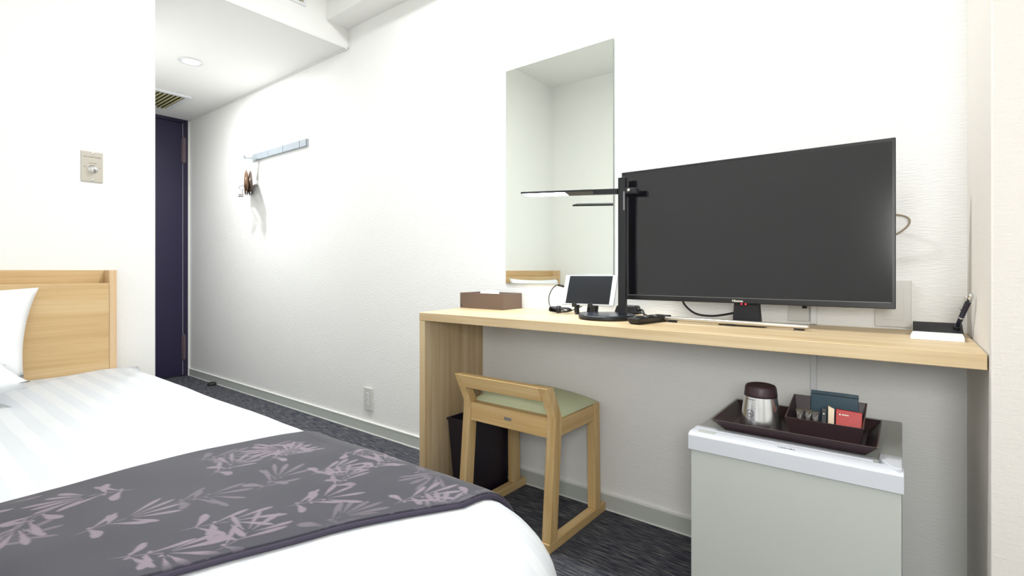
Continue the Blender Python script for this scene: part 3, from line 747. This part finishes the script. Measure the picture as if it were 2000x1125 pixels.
# headboard: back board, lower front panel, end posts
hx0, hx1, hy0, hy1 = XH + .001, -2.412, YF + .002, -1.088
hb_ = obj('headboard', bx(hx1 - .018, hx1, hy0 + .024, hy1 - .024, .05, .834), 'headboard_wood', t, bevel=.001)
obj('back_board', bx(hx0, hx0 + .012, hy0 + .024, hy1 - .024, .05, .8835), 'headboard_wood', hb_)
obj('ledge', bx(hx0 + .012, hx1 - .0185, hy0 + .024, hy1 - .024, .80, .815), 'headboard_wood', hb_)
for a_, c_ in ((hy1 - .0235, hy1), (hy0, hy0 + .0235)): obj('end_post', bx(hx0, hx1 + .001, a_, c_, 0, .884), 'headboard_end', hb_, bevel=.001)
obj('mattress', bx(-2.40, -.50, -2.09, -1.045, .26, .455), 'pillow_cotton', t, bevel=.05, seg=4)
obj('base', bx(-2.40, -.52, -2.08, -1.06, .10, .259), 'brown_leather', t, bevel=.01)
for X in (-2.3, -.6):
    for Y_ in (-2.0, -1.14): obj('leg', lathe(B_(), [(.022, 0), (.028, .1)], (X, Y_, 0), 16), 'black_matte', t)

def outline(n_side=60, n_c=16):
    P = []
    cs = [(BX1 - RC, BY1 - RC, 0), (BX0 + .03, BY1 - .03, 90), (BX0 + .03, BY0 + .03, 180), (BX1 - RC, BY0 + RC, 270)]
    rad = [RC, .03, .03, RC]
    for i in range(4):
        cx, cy, a0 = cs[i]
        for k in range(n_c + 1):
            a_ = math.radians(a0 + 90 * k / n_c); P.append((cx, cy, math.cos(a_), math.sin(a_), rad[i]))
        nx = cs[(i + 1) % 4]; r2 = rad[(i + 1) % 4]; a_ = math.radians(a0 + 90)
        A_ = Vector((cx + rad[i] * math.cos(a_), cy + rad[i] * math.sin(a_))); C_ = Vector((nx[0] + r2 * math.cos(a_), nx[1] + r2 * math.sin(a_)))
        for k in range(1, n_side): 
            q = A_.lerp(C_, k / n_side); P.append((q.x, q.y, math.cos(a_), math.sin(a_), 0))
    return P
def nz3(x, y, z, s): return mnoise.noise(Vector((x * s, y * s, z * s)))
def crown(x, y):
    """small unevenness of the duvet top"""
    w = .010 * nz3(x, y, 3.1, 2.6) + .004 * nz3(x, y, 9.7, 8.0)
    return w
OUT = outline()
def edge_pt(x, y, nx, ny, r, d, z):
    px, py = x + nx * (r - d), y + ny * (r - d)
    return px, py
b = B_(); rings = []
skirt = [(.0, .17), (.0, .25), (.0, .33), (.0, .40)]
for _, z in skirt:
    ring = []
    for (x, y, nx, ny, r) in OUT:
        s_ = .010 * nz3(x + nx * .1, y + ny * .1, 5, 9) * (1 if nx > -.5 else 0) * (1 - (z - .17) / .3)
        px, py = x + nx * (r + s_ - .004), y + ny * (r + s_ - .004); ring.append(b.verts.new((max(px, BX0), max(py, BY0 - .004), z)))
    rings.append(ring)
for k in range(9):
    a_ = math.pi / 2 * k / 8
    d_ = RR * (1 - math.cos(a_)); z = ZT - RR + RR * math.sin(a_)
    ring = []
    for (x, y, nx, ny, r) in OUT:
        px, py = x + nx * (r - d_), y + ny * (r - d_)
        if r == .03:
            px = x + nx * max(r - d_, 0) - (0 if nx > 0 else -0) ; py = BY1 - d_ if ny > 0.01 or (y > -1.5 and d_ > .03) else py
            px = x + nx * max(r - d_, 0)
            py = (BY1 - max(d_, .03) + ny * max(.03 - d_, 0)) if y > -1.5 else (BY0 + max(d_, .03) + ny * max(.03 - d_, 0))
        elif abs(nx + 1) < 1e-3: px = x
        ring.append(b.verts.new((px, py, z + crown(px, py) * math.sin(a_))))
    rings.append(ring)
last = [(v.co.x, v.co.y) for v in rings[-1]]
yc = (BY0 + BY1) / 2
for k in range(1, 21):
    f_ = 1 - k / 20; ring = []
    for (x, y) in last:
        tx = min(max(x, BX0 + .40 * (1 - f_)), BX1 - .5); qx = tx + (x - tx) * f_; qy = yc + (y - yc) * f_
        ring.append(b.verts.new((qx, qy, ZT + crown(qx, qy) + .012 * (1 - f_ * f_))))
    rings.append(ring)
n = len(OUT)
for A_, C_ in zip(rings, rings[1:]):
    for k in range(n): b.faces.new((A_[k], A_[(k + 1) % n], C_[(k + 1) % n], C_[k]))
# close the middle: pair mirrored points
bmesh.ops.remove_doubles(b, verts=b.verts, dist=2e-4)
bmesh.ops.dissolve_degenerate(b, dist=1e-5, edges=b.edges)
dv = thing('duvet', 'white satin-striped duvet covering the bed', 'duvet', (-1.43, -1.54, .17))
obj('cover', b, 'sheet_stripe', dv, smooth=True)

# ---- bed runner with leaf pattern held in a fine colour attribute
def y_edge(x):
    xc = BX1 - RC
    return BY1 if x <= xc else BY1 - RC + math.sqrt(max(RC * RC - (x - xc) ** 2, 1e-6))
def runner_pt(x, s, lift):
    """s = arc length from the bed's far side across the top, over the rounded edge and down"""
    ye = y_edge(x) + lift; y0_ = BY0 + .02; R_ = RR + lift; flat = (ye - R_) - y0_; arc = R_ * math.pi / 2
    if s < flat:
        y = y0_ + s; k = 1 - abs(y - yc) / ((BY1 - BY0) / 2 - RR)
        return (x, y, ZT + crown(x, y) + .012 * (1 - (1 - max(0, k)) ** 2) + lift)
    if s < flat + arc:
        a_ = (s - flat) / R_
        y = ye - R_ + R_ * math.sin(a_); return (x, y, ZT - RR + R_ * math.cos(a_) + crown(x, y) * math.cos(a_))
    return (x, ye + .004 * math.sin(x * 30), ZT - RR - (s - flat - arc))
NX, NS = 250, 660; S1 = 1.36
def x_near(s):
    y = BY0 + .02 + s
    return -.775 + .235 * min(1.0, max(0, (y + 1.62) / .52)) + .02 * math.sin(s * 5)
XF = -1.105
US = np.linspace(0, 1, NX + 1); SS = np.linspace(0, S1, NS + 1)
# pattern plane: (p = metres along x, q = arc length)
img = np.zeros((NX + 1, NS + 1))
xn = np.array([x_near(s) for s in SS]); XX = XF + US[:, None] * (xn - XF)[None, :]; QQ = np.repeat(SS[None, :], NX + 1, 0)
def petal(px, py, ang, L_, w_, val, bend=0.0):
    dx, dy = XX - px, QQ - py
    msk = (np.abs(dx) < L_ * 1.25) & (np.abs(dy) < L_ * 1.25)
    if not msk.any(): return
    dxx, dyy = dx[msk], dy[msk]
    u = dxx * math.cos(ang) + dyy * math.sin(ang); v = -dxx * math.sin(ang) + dyy * math.cos(ang)
    tt = np.clip(u / L_, 0, 1); v = v - bend * L_ * tt * tt
    half = w_ * (.14 + .86 * np.sin(np.clip(tt, 0, 1) ** 2.1 * math.pi * .985) ** .75)
    half = np.where((u < 0) | (u > L_), -1, half)
    a_ = np.clip((half - np.abs(v)) / .0012 + .5, 0, 1)
    img[msk] = np.maximum(img[msk], a_ * val)
def dot(px, py, r, val):
    d_ = np.hypot(XX - px, QQ - py); np.maximum(img, np.clip((r - d_) / .001 + .5, 0, 1) * val, out=img)
rnd = random.Random(11)
def sprig(px, py, ang, val):
    """a curved stem with berries, ending in a fan of club-shaped petals, with a side fan part way"""
    L_ = rnd.uniform(.045, .065); x, y, a_ = px, py, ang; curve = rnd.uniform(-.25, .25)
    for i in range(3):
        petal(x, y, a_, L_ / 3 * 1.1, .0010, val * .8)
        x += L_ / 3 * math.cos(a_); y += L_ / 3 * math.sin(a_); a_ += curve
        for sg in (-1, 1):
            if rnd.random() < .6: dot(x + .006 * math.cos(a_ + sg * 1.3), y + .006 * math.sin(a_ + sg * 1.3), .0028, val)
        if i < 2:
            sg = 1 if (i + k_) % 2 else -1
            petal(x, y, a_ + sg * rnd.uniform(.9, 1.5), rnd.uniform(.028, .04), rnd.uniform(.0062, .0085), val, sg * .25)
            petal(x, y, a_ - sg * rnd.uniform(.6, .8), rnd.uniform(.05, .065), .0042, val, 0)
    n_ = rnd.choice([4, 5, 6])
    for i in range(n_):
        f = (i / (n_ - 1) - .5) * 1.75 + rnd.uniform(-.07, .07)
        ox, oy = x + .010 * math.cos(a_ + f), y + .010 * math.sin(a_ + f)
        petal(ox, oy, a_ + f, rnd.uniform(.050, .072) * (1 - .18 * abs(f)), rnd.uniform(.0036, .0050), val, -f * .08)
k_ = 0
for gq in np.arange(-.06, 1.36, .105):
    for gx in (-1.06, -.955, -.85, -.745, -.64, -.55):
        k_ += 1
        va = rnd.choice([1.0, .95, .85, .6, .5])
        if rnd.random() < .05: continue
        sprig(gx + (.05 if int(gq * 100) % 2 else 0) + rnd.uniform(-.015, .015), gq + rnd.uniform(-.02, .02), rnd.uniform(.8, 2.0) if rnd.random() < .8 else rnd.uniform(-2.2, -.8), va)
fade = np.clip((XX - XF) / .035, 0.12, 1) * np.clip((xn[None, :] - XX) / .02, 0.25, 1)
img *= fade
verts = []
for i in range(NX + 1):
    for j in range(NS + 1):
        x = float(XX[i, j]); e_ = min((i) / 12, 1, (NX - i) / 12)
        verts.append(runner_pt(x, float(SS[j]), .011))
V0 = wl = Vector((-.85, -1.5, .3))
me = bpy.data.meshes.new('cloth')
faces = [(i * (NS + 1) + j, (i + 1) * (NS + 1) + j, (i + 1) * (NS + 1) + j + 1, i * (NS + 1) + j + 1) for i in range(NX) for j in range(NS)]
me.from_pydata([(v[0] - V0.x, v[1] - V0.y, v[2] - V0.z) for v in verts], [], faces)
at_ = me.attributes.new('leaves', 'FLOAT', 'POINT'); at_.data.foreach_set('value', img.astype(np.float32).ravel())
me.materials.append(MATS['runner_cloth'])
me.polygons.foreach_set('use_smooth', [True] * len(me.polygons)); me.update()
if me.polygons[0].normal.z < 0: me.flip_normals()
rn = thing('bed_runner', 'charcoal bed runner with mauve leaf sprigs laid across the foot of the bed', 'bed runner', tuple(V0))
o = bpy.data.objects.new('cloth', me); COL.objects.link(o); o.parent = rn
sm = o.modifiers.new('thick', 'SOLIDIFY'); sm.thickness = .006; sm.offset = -1 if me.polygons[0].normal.z > 0 else 1
b = B_()
tube(b, [runner_pt(float(xn[j]), float(SS[j]), .0045) for j in range(0, NS + 1, 6)], .0045, 8)
tube(b, [runner_pt(XF, float(SS[j]), .0045) for j in range(0, NS + 1, 6)], .0035, 8)
obj('hem', b, 'runner_hem', rn, smooth=True)

# ---- pillows
def pillow(name, label, ctr, w_, h_, th_, M3, grp=None, taper=0):
    t = thing(name, label, 'pillow', ctr, grp)
    b = B_(); N = 28; top = []; bot = []
    for i in range(N + 1):
        r1, r2 = [], []
        for j in range(N + 1):
            u = 2 * i / N - 1; v = 2 * j / N - 1
            k = (max(0, 1 - u ** 4) * max(0, 1 - v ** 4)) ** .5
            pin = 1 - .075 * (1 - u * u) * (abs(v) ** 3); pin2 = 1 - .055 * (1 - v * v) * (abs(u) ** 3)
            X_ = u * w_ / 2 * pin2 * (1 - taper * (1 - v) / 2); Y_ = v * h_ / 2 * pin
            wob = .012 * nz3(u, v, ctr[0], 2.0) * k
            r1.append(b.verts.new(Vector(ctr) + M3 @ Vector((X_, Y_, th_ / 2 * k + wob))))
            r2.append(r1[-1] if i in (0, N) or j in (0, N) else b.verts.new(Vector(ctr) + M3 @ Vector((X_, Y_, -th_ / 2 * k + wob))))
        top.append(r1); bot.append(r2)
    for i in range(N):
        for j in range(N):
            b.faces.new((top[i][j], top[i + 1][j], top[i + 1][j + 1], top[i][j + 1]))
            q = (bot[i][j], bot[i][j + 1], bot[i + 1][j + 1], bot[i + 1][j])
            if len(set(q)) == 4:
                try: b.faces.new(q)
                except ValueError: pass
    obj('case', b, 'pillow_cotton', t, smooth=True)
# local x -> along Y (width), local y -> up/lean, local z -> thickness
def basis(ex, ey):
    ex = Vector(ex).normalized(); ey = Vector(ey).normalized(); ez = ex.cross(ey).normalized()
    return Matrix((ex, ey, ez)).transposed()
pillow('pillow', 'white pillow lying flat at the head of the bed, in front of the upright one', (-2.085, -1.74, .578), .66, .40, .115, basis((0, 1, 0), (-1, 0, 0)))
pillow('pillow', 'white pillow propped upright against the headboard', (-2.335, -1.655, .668), .67, .30, .10, basis((0, 1, .02), (-.13, 0, 1)), taper=.13)
